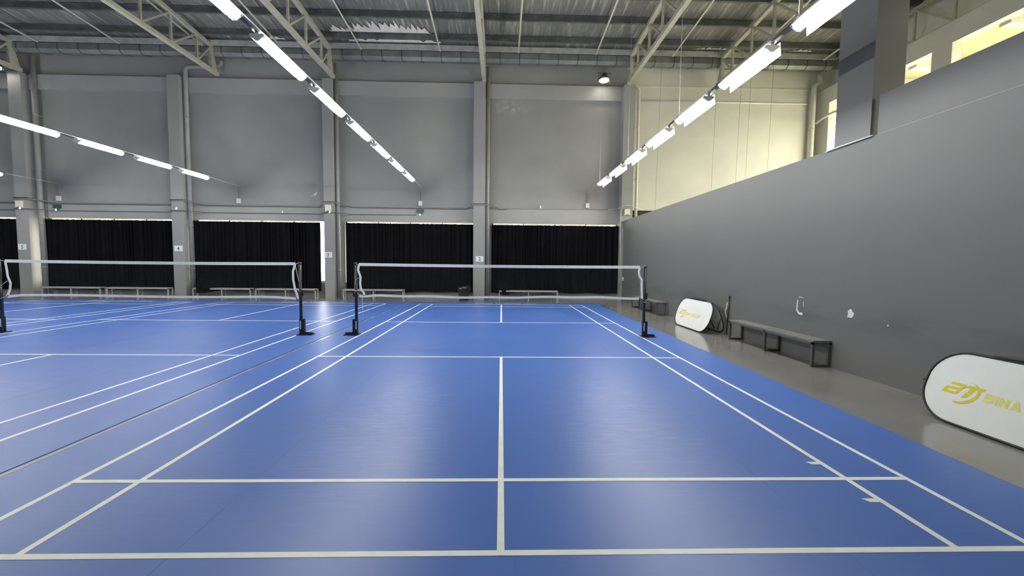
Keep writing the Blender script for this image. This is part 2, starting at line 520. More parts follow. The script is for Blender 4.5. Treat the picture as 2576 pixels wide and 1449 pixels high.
# windows behind the curtains: frames with mullions
for i, (a, b) in enumerate(OPEN):
    w = MB()
    w.box(a, b, 15.95, 16.00, Z0, Z0 + 0.05)
    w.box(a, a + 0.05, 15.95, 16.00, Z0, Z1).box(b - 0.05, b, 15.95, 16.00, Z0, Z1)
    k = 4
    for j in range(1, k):
        x = a + (b - a) * j / k
        w.box(x - 0.02, x + 0.02, 15.955, 15.995, Z0, Z1)
    struct(w.build('window_%d' % (i + 1), 'pipe_grey'), 'steel window frame behind the black curtain')

# ------------------------------------------------------------------ roof: foil strips, purlins, trusses
ceil = bpy.data.objects.new('ceiling', None); COL.objects.link(ceil); struct(ceil, 'foil lined metal roof')
x = XL - 0.3; k = 0
random.seed(3)
while x < XR + 0.6:
    x2 = min(x + 1.25, XR + 0.62)
    g = MB(); rows = 20
    dz = 0.004 * (k % 2)
    for j in range(rows + 1):
        y = YB - 0.2 + (YW + 0.2 - YB + 0.2) * j / rows
        for q in range(6):
            u = q / 5
            g.v.append((x + (x2 - x) * u, y, roof_z(y) + dz - 0.014 * math.sin(math.pi * u) + random.uniform(-0.006, 0.006)))
    for j in range(rows):
        for q in range(5):
            a = j * 6 + q
            g.f.append((a, a + 6, a + 7, a + 1)); g.smooth.add(len(g.f) - 1)
    g.build('foil_strip', 'roof_foil', ceil)
    x = x2 + 0.006; k += 1
# metal sheeting above, closes the roof
MB().add([(XL - 0.3, YB - 0.3, roof_z(YB - 0.3) + 0.06), (XR + 0.65, YB - 0.3, roof_z(YB - 0.3) + 0.06), (XR + 0.65, YW + 0.3, roof_z(YW + 0.3) + 0.06), (XL - 0.3, YW + 0.3, roof_z(YW + 0.3) + 0.06),
          (XL - 0.3, YB - 0.3, roof_z(YB - 0.3) + 0.10), (XR + 0.65, YB - 0.3, roof_z(YB - 0.3) + 0.10), (XR + 0.65, YW + 0.3, roof_z(YW + 0.3) + 0.10), (XL - 0.3, YW + 0.3, roof_z(YW + 0.3) + 0.10)],
         [(3, 2, 1, 0), (4, 5, 6, 7), (0, 1, 5, 4), (1, 2, 6, 5), (2, 3, 7, 6), (3, 0, 4, 7)]).build('roof_sheet', 'gutter_steel', ceil)
# torn lining: jagged pale patches where the foil has come away
def torn(x0, x1, yb, depth, seed, skew=0.0, n=None):
    random.seed(seed)
    n = n or int((x1 - x0) / 0.10)
    top = []
    for i in range(n + 1):
        u = i / n
        env = 0.35 + 0.65 * math.sin(math.pi * u) ** 0.7
        h = depth * env * (random.uniform(0.25, 0.55) if i % 2 else random.uniform(0.6, 1.0))
        top.append((x0 + (x1 - x0) * u + skew * h + random.uniform(-.03, .03), yb - h))
    g = MB()
    for i in range(n):
        (xa, ya), (xb, yb2) = top[i], top[i + 1]
        ax = x0 + (x1 - x0) * i / n; bx = x0 + (x1 - x0) * (i + 1) / n
        g.add([(ax, yb, roof_z(yb) - 0.03), (bx, yb, roof_z(yb) - 0.03), (xb, yb2, roof_z(yb2) - 0.045), (xa, ya, roof_z(ya) - 0.045)], [(0, 1, 2, 3), (3, 2, 1, 0)][:1])
    return g.build('torn_lining', 'torn_lining', ceil)
torn(-5.95, -2.85, 14.45, 0.95, 5, -0.1)
torn(-6.55, -5.85, 14.45, 0.6, 9, -0.5)
torn(-6.1, -2.5, 15.02, 0.50, 11, 0.0, n=16)
torn(7.6, 9.2, 15.0, 0.22, 21, 0.5)
torn(11.6, 12.6, 15.0, 0.2, 22, 0.3)
torn(-9.6, -8.6, 15.0, 0.35, 23, -0.3)

PURL = [14.47 - 1.235 * i for i in range(19)]
for y in PURL:
    zt = roof_z(y) - 0.03
    p = MB()
    p.box(XL, XR + 0.5, y - 0.004, y + 0.004, zt - 0.21, zt)
    p.box(XL, XR + 0.5, y - 0.075, y + 0.004, zt - 0.215, zt - 0.205)
    p.box(XL, XR + 0.5, y - 0.075, y + 0.004, zt - 0.008, zt)
    p.box(XL, XR + 0.5, y - 0.079, y - 0.073, zt - 0.215, zt - 0.185)
    tag(p.build('roof_purlin', 'purlin_steel'), 'dark steel purlin running across under the silver roof foil', 'purlin', 'roof purlins')
tag(MB().box(XL, XR, 14.96, 15.00, 10.00, 10.20).build('eaves_purlin', 'fascia_steel'), 'pale eaves purlin along the top of the gutter', 'purlin')

TRUSS_X = [-19.30, -11.57, -6.93, -0.78, 5.22, 8.95]
TRUSS_LBL = {-19.30: 'cream steel roof truss at the pillar five', -11.57: 'cream steel roof truss next to the bent grey downpipe',
             -6.93: 'cream steel roof truss over the pillar three', -0.78: 'cream steel roof truss over the pillar two',
             5.22: 'cream steel roof truss over the pillar at the partition end', 8.95: 'cream steel roof truss above the annex pale wall'}
def truss(X):
    t = thing('roof_truss', (X, 15.4, 9.05), TRUSS_LBL[X], 'truss', 'steel roof trusses')
    def L(y, z): return (0, y - 15.4, z - 9.05)
    def tz(y): return roof_z(y) - 0.30
    yE, yN = 15.05, -8.0
    MB().bar(L(15.42, 9.08), L(yN, 9.08), 0.15, 0.13).build('bottom_chord', 'steel_cream', t)
    MB().bar(L(yE, tz(yE)), L(yN, tz(yN)), 0.15, 0.13).build('top_chord', 'steel_cream', t)
    MB().bar(L(yE + 0.02, 9.0), L(yE + 0.02, tz(yE) + 0.05), 0.13, 0.13).build('end_post', 'steel_cream', t)
    MB().prism([(yE - 15.4, 0.0), (0.0, 0.0), (0.0, 0.12), (yE - 15.4 + 0.22, 0.62), (yE - 15.4 + 0.12, 0.85), (yE - 15.4, 0.9)], 'x', -0.012, 0.012).build('gusset_plate', 'steel_cream', t)
    ys = [14.30 - 1.235 * i for i in range(18)]
    for i, y in enumerate(ys):
        MB().bar(L(y, 9.10), L(y, tz(y)), 0.07, 0.07).build('web_post', 'steel_cream', t)
        if i == 0:
            MB().bar(L(y, 9.12), L(yE, tz(yE) - 0.05), 0.06, 0.06).build('web_diagonal', 'steel_cream', t)
        if i + 1 < len(ys):
            MB().bar(L(ys[i + 1], 9.12), L(y, tz(y) - 0.02), 0.06, 0.06).build('web_diagonal', 'steel_cream', t)
    return t
for X in TRUSS_X: truss(X)
# eaves truss along the outer wall of the annex
t = thing('eaves_truss', (13.75, 11.0, 9.05), 'slim cream truss standing on the annex outer beam', 'truss')
def L2(y, z): return (0, y - 11.0, z - 9.05)
ysv = [14.1, 11.86, 10.60 - 0.0, 9.34, 8.08, 6.8, 5.5]
MB().bar(L2(15.6, 10.16), L2(4.6, 10.16), 0.1, 0.1).build('top_chord', 'steel_cream', t)
MB().bar(L2(15.6, 9.08), L2(4.6, 9.08), 0.1, 0.06).build('bottom_chord', 'steel_cream', t)
for i, y in enumerate(ysv):
    MB().bar(L2(y, 9.08), L2(y, 10.12), 0.06, 0.06).build('web_post', 'steel_cream', t)
    if i + 1 < len(ysv):
        MB().bar(L2(y, 10.12), L2(ysv[i + 1], 9.1), 0.05, 0.05).build('web_diagonal', 'steel_cream', t)

# gutter along the far wall with strap brackets
g = thing('box_gutter', (0, 15.1, 9.7), 'dark metal box gutter with strap brackets under the eaves', 'gutter')
GP = [(0.0, 0.33), (0.0, 0.09), (0.14, 0.0), (0.60, 0.14), (0.60, 0.18), (0.15, 0.05), (0.02, 0.12), (0.02, 0.33)]
MB().prism(GP, 'x', XL, XR).build('trough', 'gutter_steel', g)
strap = MB()
SP = [(-0.012, 0.33), (-0.012, 0.085), (0.14, -0.012), (0.60, 0.128), (0.60, 0.14), (0.14, 0.0), (0.0, 0.09), (0.0, 0.33)]
strap.prism(SP, 'x', -0.016, 0.016)
st0 = strap.build('strap_bracket', 'cable_dark', g)
xs = -6.45 - 0.79 * 25
st0.location = (xs, 0, 0)
for i in range(1, 51):
    x = xs + 0.79 * i
    if x > XR: break
    c = st0.copy(); COL.objects.link(c); c.location = (x, 0, 0)

# thin tie rods under the purlins
for i in range(11):
    X = -18.0 + 3.10 * i
    if X < -11 and X > -12.5: X = -11.75
    r = MB()
    ya = 14.85
    r.tube([(0, 0, 0), (0, -(ya - 2.0), roof_z(2.0) - roof_z(ya))], 0.030, 6)
    o = r.build('tie_rod', 'rod_paint', None, (X, ya, roof_z(ya) - 0.42))
    tag(o, 'thin cream rod running down the slope under the roof purlins', 'rod', 'roof tie rods')

# ------------------------------------------------------------------ downpipes
def pipe(path, r, m, label, clips=True):
    x0, y0 = path[0][0], path[0][1]
    t = thing('downpipe', (x0, y0, 0), label, 'pipe')
    pts = [(p[0] - x0, p[1] - y0, p[2]) for p in path]
    MB().tube(pts, r, 12).build('pipe_run', m, t)
    for z in (1.2, 3.0, 5.2, 7.4):
        if clips and z < path[1][2]:
            MB().lathe([(r + 0.012, z - 0.02), (r + 0.012, z + 0.02)], 12).box(-0.015, 0.015, r, YW - y0, z - 0.015, z + 0.015).build('pipe_clip', m, t)
    return t
pipe([(-6.90, 15.62, 0), (-6.90, 15.62, 9.70)], 0.078, 'pipe_grey', 'grey downpipe beside the pillar three')
pipe([(-0.62, 15.62, 0), (-0.62, 15.62, 9.70)], 0.078, 'pipe_grey', 'grey downpipe beside the pillar two')
pipe([(-19.05, 15.62, 0), (-19.05, 15.62, 9.70)], 0.09, 'pipe_grey', 'grey downpipe beside the pillar five')
pipe([(-13.0, 15.62, 0), (-13.0, 15.62, 9.22), (-12.97, 15.62, 9.36), (-12.85, 15.62, 9.44), (-11.75, 15.62, 9.46), (-11.6, 15.62, 9.52), (-11.56, 15.62, 9.62), (-11.56, 15.62, 9.70)], 0.085, 'pipe_grey', 'grey downpipe with a sideways bend beside the pillar four')
pipe([(5.74, 15.64, 0), (5.74, 15.64, 8.85), (5.68, 15.64, 9.0), (5.52, 15.64, 9.08), (5.36, 15.64, 9.15), (5.30, 15.64, 9.3), (5.30, 15.64, 9.72)], 0.06, 'pipe_pale', 'pale downpipe at the annex side of the partition pillar')
pipe([(13.24, 15.62, 0), (13.24, 15.62, 9.12), (13.27, 15.62, 9.24), (13.36, 15.62, 9.3), (13.44, 15.62, 9.36), (13.47, 15.62, 9.48), (13.47, 15.62, 9.68)], 0.09, 'pipe_pale', 'pale downpipe in the annex corner')
tag(MB().tube([(13.34, 15.55, 7.62), (13.45, 15.3, 7.78), (13.50, 15.0, 7.84), (13.5, 12.0, 7.86)], 0.05, 10).build('branch_pipe', 'pipe_pale'), 'pale branch pipe leaving the annex corner downpipe', 'pipe')
tag(MB().tube([(5.80, 15.80, 8.52), (13.1, 15.80, 8.52)], 0.035, 8).build('white_conduit', 'cable_white'), 'straight white conduit across the pale annex wall', 'pipe')
tag(MB().tube([(PX + 0.005, 4.46, 3.392), (PX - 0.014, 4.36, 3.398), (PX - 0.014, 3.60, 3.402)], 0.0125, 8).build('white_conduit', 'cable_white'), 'short white conduit lying on the partition at the tall column foot', 'pipe')
for X in (6.3, 8.6, 9.6, 10.0, 10.9):
    tag(MB().tube([(X, 14.92, 3.5), (X + 0.1, 14.92, roof_z(14.9) - 0.06)], 0.006, 5).build('hanging_wire', 'cable_grey'), 'thin wire hanging in front of the pale annex wall', 'wire', 'annex hanging wires')

# ------------------------------------------------------------------ court mats
LW = 0.042
def court(cx, xa, xb, rolls, dy, label):
    t = thing('court_mat', (cx, 0, 0), label, 'sports mat', 'blue court mats')
    ya, yb = -1.3, 14.20
    w = (xb - xa) / rolls
    for i in range(rolls):
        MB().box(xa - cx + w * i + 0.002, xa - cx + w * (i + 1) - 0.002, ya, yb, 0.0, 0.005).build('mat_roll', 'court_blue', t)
    for i in range(1, rolls):
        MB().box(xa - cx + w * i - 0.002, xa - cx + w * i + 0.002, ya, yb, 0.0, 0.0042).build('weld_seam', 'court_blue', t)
    LH = {'baseline': 0.0064, 'doubles_sideline': 0.0056, 'singles_sideline': 0.0060, 'service_line': 0.0068, 'centre_line': 0.0072}
    def line(name, x0, x1, y0, y1):
        MB().box(x0, x1, y0 + dy, y1 + dy, 0.0045, LH[name]).build(name, 'line_paint', t)
    h = LW / 2
    for y in (h, 13.4 - h):
        line('baseline', -3.05, 3.05, y - h, y + h)
    for s in (-1, 1):
        line('doubles_sideline', s * 3.03 - h, s * 3.03 + h, 0, 13.4)
        line('singles_sideline', s * 2.57 - h, s * 2.57 + h, 0, 13.4)
    for y in (0.78, 4.70, 8.70, 12.62):
        line('service_line', -3.03, 3.03, y - h, y + h)
    line('centre_line', -h, h, 0, 4.72)
    line('centre_line', -h, h, 8.68, 13.4)
    return t
c1 = court(0.0, -3.60, 3.75, 4, 0.0, 'blue court mat with white lines beside the partition wall')
c2 = court(-7.36, -10.95, -3.675, 4, 0.06, 'blue court mat with white lines, second from the partition')
c3 = court(-14.52, -18.10, -10.97, 4, 0.06, 'blue court mat with white lines, third from the partition')
c4 = court(-21.65, -25.25, -18.12, 4, 0.06, 'blue court mat with white lines, farthest from the partition')
# little tape tabs on the right singles line
for (x, y) in ((2.53, 1.02), (2.53, 0.50)):
    MB().prism([(x - 0.075, y + 0.02), (x + 0.03, y + 0.022), (x + 0.03, y - 0.022), (x - 0.05, y - 0.02)], 'z', 0.004, 0.0064).build('tape_tab', 'line_paint', c1)
# joint between first and second mat: dark groove and shiny tape
MB().box(-3.675 + 7.36, -3.651 + 7.36, -1.3, 14.2, 0.0, 0.002).build('seam_groove', 'groove_dark', c2)
MB().box(-3.651 + 7.36, -3.602 + 7.36, -1.3, 14.2, 0.0, 0.0056).build('seam_tape', 'mat_tape', c2)
# faint far-end lettering on the mats: seen only as broken white strokes
def mat_letters(parent, x0, x1, y, words):
    g = MB(); random.seed(int(x0 * 10) + 99)
    x = x0
    total = sum(words) + len(words) - 1
    u = (x1 - x0) / total
    for w in words:
        for k in range(w):
            a = x + u * 0.10; b = x + u * 0.86
            s = random.choice((0, 1, 2))
            g.box(a, a + u * 0.22, y - 0.09, y + 0.09, 0.004, 0.0058)
            if s != 1: g.box(a, b, y + 0.05, y + 0.09, 0.004, 0.0058)
            if s != 2: g.box(a, b, y - 0.09, y - 0.05, 0.004, 0.0058)
            g.box(a, b, y - 0.02, y + 0.02, 0.004, 0.0058)
            x += u
        x += u
    tag(g.build('mat_lettering', 'line_paint', parent), kind='stuff')
mat_letters(c1, -1.0, 1.35, 13.72, (7, 2, 7, 5))
mat_letters(c2, -1.0, 1.35, 13.78, (7, 2, 7, 5))
mat_letters(c3, -1.0, 1.35, 13.78, (7, 2, 7, 5))

# ------------------------------------------------------------------ nets and posts
def make_post(loc, side, label):
    """side = +1: foot points to +x"""
    t = thing('net_post', loc, label, 'net post', 'black badminton net posts')
    MB().tube([(0, 0, 0.02), (0, 0, 1.52)], 0.031, 12).build('pole', 'black_steel', t)
    MB().lathe([(0.033, 1.50), (0.035, 1.515), (0.035, 1.545), (0.018, 1.555)], 12).box(-0.012, 0.012, -0.03, 0.03, 1.50, 1.54).build('top_cap', 'black_plastic', t)
    sl = MB().box(side * -0.028, side * 0.075, -0.035, 0.035, 0.02, 0.345).build('base_sleeve', 'black_steel', t)
    lt = MB()
    for k in range(8):
        lt.box(side * 0.0 - 0.010, side * 0.0 + 0.012, -0.0375, -0.035, 0.135 + 0.022 * k, 0.150 + 0.022 * k)
    lt.build('sleeve_lettering', 'paper_white', sl)
    MB().prism([(side * -0.06, -0.11), (side * 0.08, -0.11), (side * 0.25, -0.09), (side * 0.25, 0.09), (side * 0.08, 0.11), (side * -0.06, 0.11)], 'z', 0.0062, 0.022).build('foot_plate', 'black_steel', t)
    MB().bar((side * 0.05, 0, 0.045), (side * 0.235, 0, 0.034), 0.075, 0.045).build('foot_weight', 'black_steel', t)
    MB().box(side * 0.024, side * 0.06, -0.018, 0.018, 0.83, 0.96).tube([(side * 0.045, -0.03, 0.90), (side * 0.045, 0.03, 0.90)], 0.016, 8).build('tension_clamp', 'black_plastic', t)
    return t
make_post((3.09, 6.70, 0), 1, 'black net post beside the partition-side bench aisle, first court')
make_post((-3.10, 6.74, 0), -1, 'black net post of the first court beside the mat joint')
make_post((-4.27, 6.74, 0), 1, 'black net post of the second court beside the mat joint')
make_post((-10.52, 6.80, 0), -1, 'black net post of the second court on the side away from the partition')

def ribbon(pts, w, th=0.006):
    """flat tape in the XZ plane following pts (x,z), width w, with thickness"""
    g = MB(); n = len(pts)
    for i, (x, z) in enumerate(pts):
        a = pts[max(i - 1, 0)]; b = pts[min(i + 1, n - 1)]
        d = Vector((b[0] - a[0], 0, b[1] - a[1])).normalized()
        nn = Vector((-d.z, 0, d.x)) * (w / 2)
        for sy in (-th / 2, th / 2):
            g.v.append((x - nn.x, sy, z - nn.z)); g.v.append((x + nn.x, sy, z + nn.z))
    for i in range(n - 1):
        a = i * 4; b = a + 4
        g.f += [(a, a + 1, b + 1, b), (a + 2, b + 2, b + 3, a + 3), (a, b, b + 2, a + 2), (a + 1, a + 3, b + 3, b + 1)]
    g.f += [(0, 2, 3, 1), (4 * n - 4, 4 * n - 3, 4 * n - 1, 4 * n - 2)]
    return g
def make_net(cx, y, xl, xr, side_l, side_r, zt, zb, label, bottom):
    t = thing('badminton_net', (cx, y, 0), label, 'net', 'badminton nets')
    n = 40
    top = [(xl + (xr - xl) * i / n, zt - 0.012 * math.sin(math.pi * i / n)) for i in range(n + 1)]
    ribbon(top, 0.062, 0.012).build('top_tape', 'net_tape', t)
    bot = [(xl + (xr - xl) * i / n, bottom(i / n)) for i in range(n + 1)]
    ribbon(bot, 0.048, 0.006).build('bottom_tape', 'net_tape', t)
    ribbon([(xl + dx, z) for dx, z in side_l], 0.044).build('side_tape', 'net_tape', t)
    ribbon([(xr + dx, z) for dx, z in side_r], 0.044).build('side_tape', 'net_tape', t)
    g = MB(); w = 0.0006
    m = int((xr - xl) / 0.025)
    for i in range(1, m):
        x = xl + (xr - xl) * i / m
        z0 = bottom(i / m); 
        g.add([(x - w, 0, z0), (x + w, 0, z0), (x + w, 0, zt - 0.03), (x - w, 0, zt - 0.03)], [(0, 1, 2, 3)])
    k = int((zt - zb) / 0.025)
    for i in range(1, k):
        z = zb + (zt - zb) * i / k
        g.add([(xl + 0.02, 0, z - w), (xr - 0.02, 0, z - w), (xr - 0.02, 0, z + w), (xl + 0.02, 0, z + w)], [(0, 1, 2, 3)])
    tag(g.build('netting', 'net_string', t), kind='stuff')
    return t
import math as _m
def bot1(u): return 0.845 + 0.012 * math.sin(u * 9 + 1) - 0.02 * math.exp(-((u - 0.02) / 0.03) ** 2) + 0.006 * math.sin(u * 31)
n1 = make_net(0, 6.70, -3.02, 2.97, [(0.0, 1.51), (-0.02, 1.40), (0.03, 1.25), (0.02, 1.12), (0.03, 1.02), (0.05, 0.97), (0.10, 0.91), (0.09, 0.85)],
              [(0.0, 1.51), (-0.02, 1.42), (0.0, 1.32), (0.05, 1.24), (0.05, 1.10), (0.06, 0.95), (0.07, 0.84)], 1.515, 0.85,
              'badminton net with white tapes on the court beside the partition', bot1)
def bot2(u): return 0.80 + 0.010 * math.sin(u * 8) - 0.035 * max(0, (u - 0.86) / 0.14) ** 2 + (0.0 if u > 0.05 else -0.03 * (1 - u / 0.05))
n2 = make_net(-7.36, 6.76, -2.98, 2.98, [(0.0, 1.51), (0.02, 1.35), (0.03, 1.2), (0.08, 1.05), (0.06, 0.92), (0.0, 0.78)],
              [(0.0, 1.51), (-0.05, 1.35), (-0.05, 1.18), (-0.02, 1.0), (0.05, 0.77)], 1.515, 0.80,
              'badminton net with white tapes on the court with the second mat', bot2)
def cord(parent, paths, r=0.004):
    for pth in paths:
        MB().tube(pth, r, 5).build('tie_cord', 'cord_white', parent)
cord(n1, [[(2.97, 0, 1.515), (3.09, -0.02, 1.52)], [(3.05, 0, 1.24), (3.12, -0.02, 1.33)], [(3.04, 0, 1.05), (3.12, -0.02, 1.10)], [(3.04, 0, 0.84), (3.09, -0.03, 0.80), (3.13, -0.02, 0.78)],
          [(3.06, -0.03, 0.765), (3.09, -0.032, 0.76), (3.13, -0.03, 0.758)],
          [(-3.02, 0, 1.515), (-3.10, 0.02, 1.52)], [(-2.99, 0, 1.25), (-3.09, 0.0, 1.20), (-3.13, 0.02, 1.0)], [(-2.97, 0, 0.97), (-3.10, -0.01, 0.95), (-3.12, 0.0, 0.88)],
          [(-2.97, 0, 0.97), (-3.06, 0.01, 0.90), (-2.94, 0, 0.84)], [(-2.96, 0.0, 0.84), (-2.95, 0, 0.5), (-2.92, 0, 0.33)], [(-3.135, 0.0, 0.96), (-3.06, 0.0, 0.955)]])
cord(n2, [[(2.98, 0, 1.515), (3.09, -0.02, 1.53)], [(2.98, 0, 1.49), (3.08, -0.03, 1.05), (3.10, -0.03, 0.95)], [(3.05, -0.03, 0.945), (3.10, -0.035, 0.955), (3.16, -0.03, 0.97)], [(3.02, 0, 0.77), (3.10, -0.03, 0.73)], [(3.06, -0.03, 0.71), (3.12, -0.03, 0.71)],
          [(-2.98, 0, 1.515), (-3.16, 0.02, 1.53)], [(-2.96, 0, 1.10), (-3.14, 0.0, 0.97)], [(-2.98, 0, 0.78), (-3.16, 0.0, 0.72)], [(-3.25, 0.0, 0.99), (-3.08, 0.0, 0.95)]])

# ------------------------------------------------------------------ curtains
def curtain(a, b, label, seed, droop=None, ztop=3.205):
    random.seed(seed)
    t = thing('black_curtain', ((a + b) / 2, 15.72, 0.28), label, 'curtain', 'black curtains on the far wall')
    n = int((b - a) / 0.022); rows = 10
    folds = []; fx = a
    while fx < b:
        w_ = random.choice((0.09, 0.12, 0.16, 0.22, 0.30)) * random.uniform(0.85, 1.15)
        folds.append((fx, w_, random.uniform(0.025, 0.06) * min(1.0, w_ / 0.16 + 0.3)))
        fx += w_
    phs = []; amps = []; q_ = 0
    for i in range(n + 1):
        x = a + (b - a) * i / n
        while q_ + 1 < len(folds) and x >= folds[q_ + 1][0]: q_ += 1
        phs.append(2 * math.pi * (x - folds[q_][0]) / folds[q_][1]); amps.append(folds[q_][2])
    g = MB(); cx = (a + b) / 2
    for j in range(rows + 1):
        v = j / rows
        for i in range(n + 1):
            x = a + (b - a) * i / n
            dr = droop(x) if droop else 0.0
            zb = 0.285 + 0.015 * math.sin(x * 5 + seed) - 0.06 * dr
            z = ztop + (zb - ztop) * v + (0.008 * math.sin(phs[i] * 1.0) if j == 0 else 0)
            amp = amps[i]
            y = amp * math.sin(phs[i]) + 0.012 * math.sin(v * 3 + i * 0.03) - 0.60 * dr * (lambda q: q * q * (3 - 2 * q))(min(1, max(0, (0.98 - z) / 0.5)))
            g.v.append((x - cx, y, z - 0.28))
    for j in range(rows):
        for i in range(n):
            q = j * (n + 1) + i
            g.f.append((q, q + 1, q + n + 2, q + n + 1)); g.smooth.add(len(g.f) - 1)
    g.build('cloth', 'curtain_cloth', t)
    MB().tube([(a - cx, 0, ztop - 0.26), (b - cx, 0, ztop - 0.26)], 0.012, 6).build('curtain_rail', 'cable_dark', t)
    return t
curtain(-25.4, -19.98, 'black curtain on the far side of the pillar five', 2)
curtain(-19.02, -13.72, 'black curtain between the pillars five and four', 3)
curtain(-12.96, -7.675, 'black curtain between the pillars four and three', 4, droop=lambda x: max(0, min(1, (-11.75 - x) / 0.35, (x + 12.9) / 0.4)))
curtain(-6.63, -1.18, 'black curtain between the pillars three and two', 6)
curtain(-0.44, 5.06, 'black curtain between the pillar two and the partition', 8, droop=lambda x: max(0, min(1, (0.55 - x) / 0.4, (x + 0.30) / 0.35)))

# ------------------------------------------------------------------ benches
def bench(loc, length, rz, label, top_m, group, depth=0.30, h=0.42, slats=2):
    """length runs along local x"""
    t = thing('bench', loc, label, 'bench', group, rz)
    hl = length / 2; s = 0.04
    w = depth / slats
    for k in range(slats):
        MB().box(-hl, hl, -depth / 2 + w * k + 0.002, -depth / 2 + w * (k + 1) - 0.002, h - 0.028, h).build('seat_plank', top_m, t)
    MB().box(-hl, hl, -depth / 2, -depth / 2 + 0.03, h - 0.062, h - 0.03).box(-hl, hl, depth / 2 - 0.03, depth / 2, h - 0.062, h - 0.03).build('seat_rail', top_m if top_m == 'bench_pale' else 'bench_steel', t)
    fm = 'bench_pale' if top_m == 'bench_pale' else 'bench_steel'
    for x in (-hl + 0.02, 0.0, hl - 0.02):
        f = MB()
        f.box(x - s / 2, x + s / 2, -depth / 2, -depth / 2 + s, 0, h - 0.03)
        f.box(x - s / 2, x + s / 2, depth / 2 - s, depth / 2, 0, h - 0.03)
        f.box(x - s / 2, x + s / 2, -depth / 2 + s, depth / 2 - s, 0, s)
        f.build('leg_frame', fm, t)
    return t
BG = 'pale steel benches along the far wall'
for (a, b, lb) in ((-18.81, -16.46, 'pale bench under the curtain right beside the pillar five'),
                   (-16.22, -13.72, 'pale bench under the curtain beside the pillar four, left of its face'),
                   (-12.75, -10.38, 'pale bench with its end under the drooping curtain beside the pillar four downpipe'),
                   (-10.20, -7.72, 'pale bench under the curtain beside the face of the pillar three'),
                   (-6.60, -4.10, 'pale bench beside the pillar three downpipe, behind the first court net'),
                   (-0.10, 2.40, 'pale bench under the curtain between the pillar two and the partition')):
    bench(((a + b) / 2, 15.36, 0), b - a, 0, lb, 'bench_pale', BG, depth=0.28, h=0.41)
bench((4.995, 5.30, 0), 2.38, math.pi / 2, 'dark grey slatted bench against the partition beside the white banner', 'bench_top', 'dark benches along the partition')
bench((4.92, 11.62, 0), 2.45, math.pi / 2, 'dark grey slatted bench against the partition near the far wall corner', 'bench_top', 'dark benches along the partition')

# ------------------------------------------------------------------ bin
t = thing('waste_bin', (-1.56, 15.08, 0), 'black waste bin with a black bag folded over the rim', 'bin')
MB().lathe([(0.185, 0.0), (0.19, 0.01), (0.235, 0.46), (0.235, 0.47), (0.22, 0.47), (0.18, 0.03)], 24).build('bucket', 'black_plastic', t)
bg_ = MB(); n = 36
random.seed(12)
prof = [(0.215, 0.40), (0.255, 0.38), (0.275, 0.45), (0.262, 0.54), (0.235, 0.60), (0.20, 0.56), (0.17, 0.40)]
for (r, z) in prof:
    for k in range(n):
        q = 2 * math.pi * k / n
        rr = r + 0.010 * math.sin(5 * q + 3 * z * 9) + random.uniform(-0.005, 0.005); zz = z + 0.014 * math.sin(3 * q + r * 20) + random.uniform(-0.006, 0.006)
        bg_.v.append((rr * math.cos(q), rr * math.sin(q), zz))
for i in range(len(prof) - 1):
    for k in range(n):
        bg_.f.append((i * n + k, i * n + (k + 1) % n, (i + 1) * n + (k + 1) % n, (i + 1) * n + k)); bg_.smooth.add(len(bg_.f) - 1)
bg_.build('bin_bag', 'bag_plastic', t)

# ------------------------------------------------------------------ pop-up A-frame banners
BLEN, BH = 1.78, 0.735
def rrect(L_, H_, r, n=10):
    pts = []
    for (cx, cy, a0) in ((L_ - r, r, -90), (L_ - r, H_ - r, 0), (r, H_ - r, 90), (r, r, 180)):
        for k in range(n + 1):
            a = math.radians(a0 + 90 * k / n)
            pts.append((cx + r * math.cos(a), cy + r * math.sin(a)))
    return pts
def logo_polys():
    """angular two-letter emblem with a swoosh, unit height about 1, drawn sheared"""
    P = []
    sh = 0.55
    def S(pts): P.append([(x + sh * y, y) for x, y in pts])
    # first letter: three strokes, open left top, rounded right
    S([(0.10, 0.86), (0.78, 0.86), (0.90, 0.78), (0.90, 0.70), (0.0, 0.70)][:5])
    S([(0.74, 0.70), (0.90, 0.70), (0.90, 0.62), (0.80, 0.56), (0.64, 0.56)])
    S([(-0.02, 0.56), (0.80, 0.56), (0.86, 0.50), (0.86, 0.42), (-0.02, 0.42)])
    S([(-0.02, 0.42), (0.16, 0.42), (0.16, 0.28), (-0.02, 0.28)])
    S([(0.70, 0.42), (0.86, 0.42), (0.86, 0.28), (0.70, 0.28)])
    S([(-0.02, 0.28), (0.86, 0.28), (0.86, 0.22), (0.74, 0.14), (-0.02, 0.14)])
    # second letter
    S([(0.98, 0.86), (1.90, 0.86), (1.84, 0.70), (0.94, 0.70)])
    S([(1.20, 0.70), (1.46, 0.70), (1.46, 0.14), (1.20, 0.06)])
    return P
def swoosh():
    """arc band from below the first letter up around to the right"""
    out = []; n = 26
    for i in range(n):
        q = []
        for k in (i, i + 1):
            u = k / n
            a = math.radians(-130 + 195 * u)
            w = 0.10 * math.sin(math.pi * min(1, u * 1.05 + 0.05)) ** 0.7 + 0.004
            cx, cy = 1.66, 0.42
            rx, ry = 0.98, 0.66
            co, si = math.cos(a), math.sin(a)
            tilt = 0.35
            def E(ra):
                x = (rx + ra) * co; y = (ry + ra) * si
                return (cx + x * math.cos(tilt) - y * math.sin(tilt), cy + x * math.sin(tilt) + y * math.cos(tilt))
            q.append((E(-w), E(w)))
        out.append([q[0][0], q[0][1], q[1][1], q[1][0]])
    return out
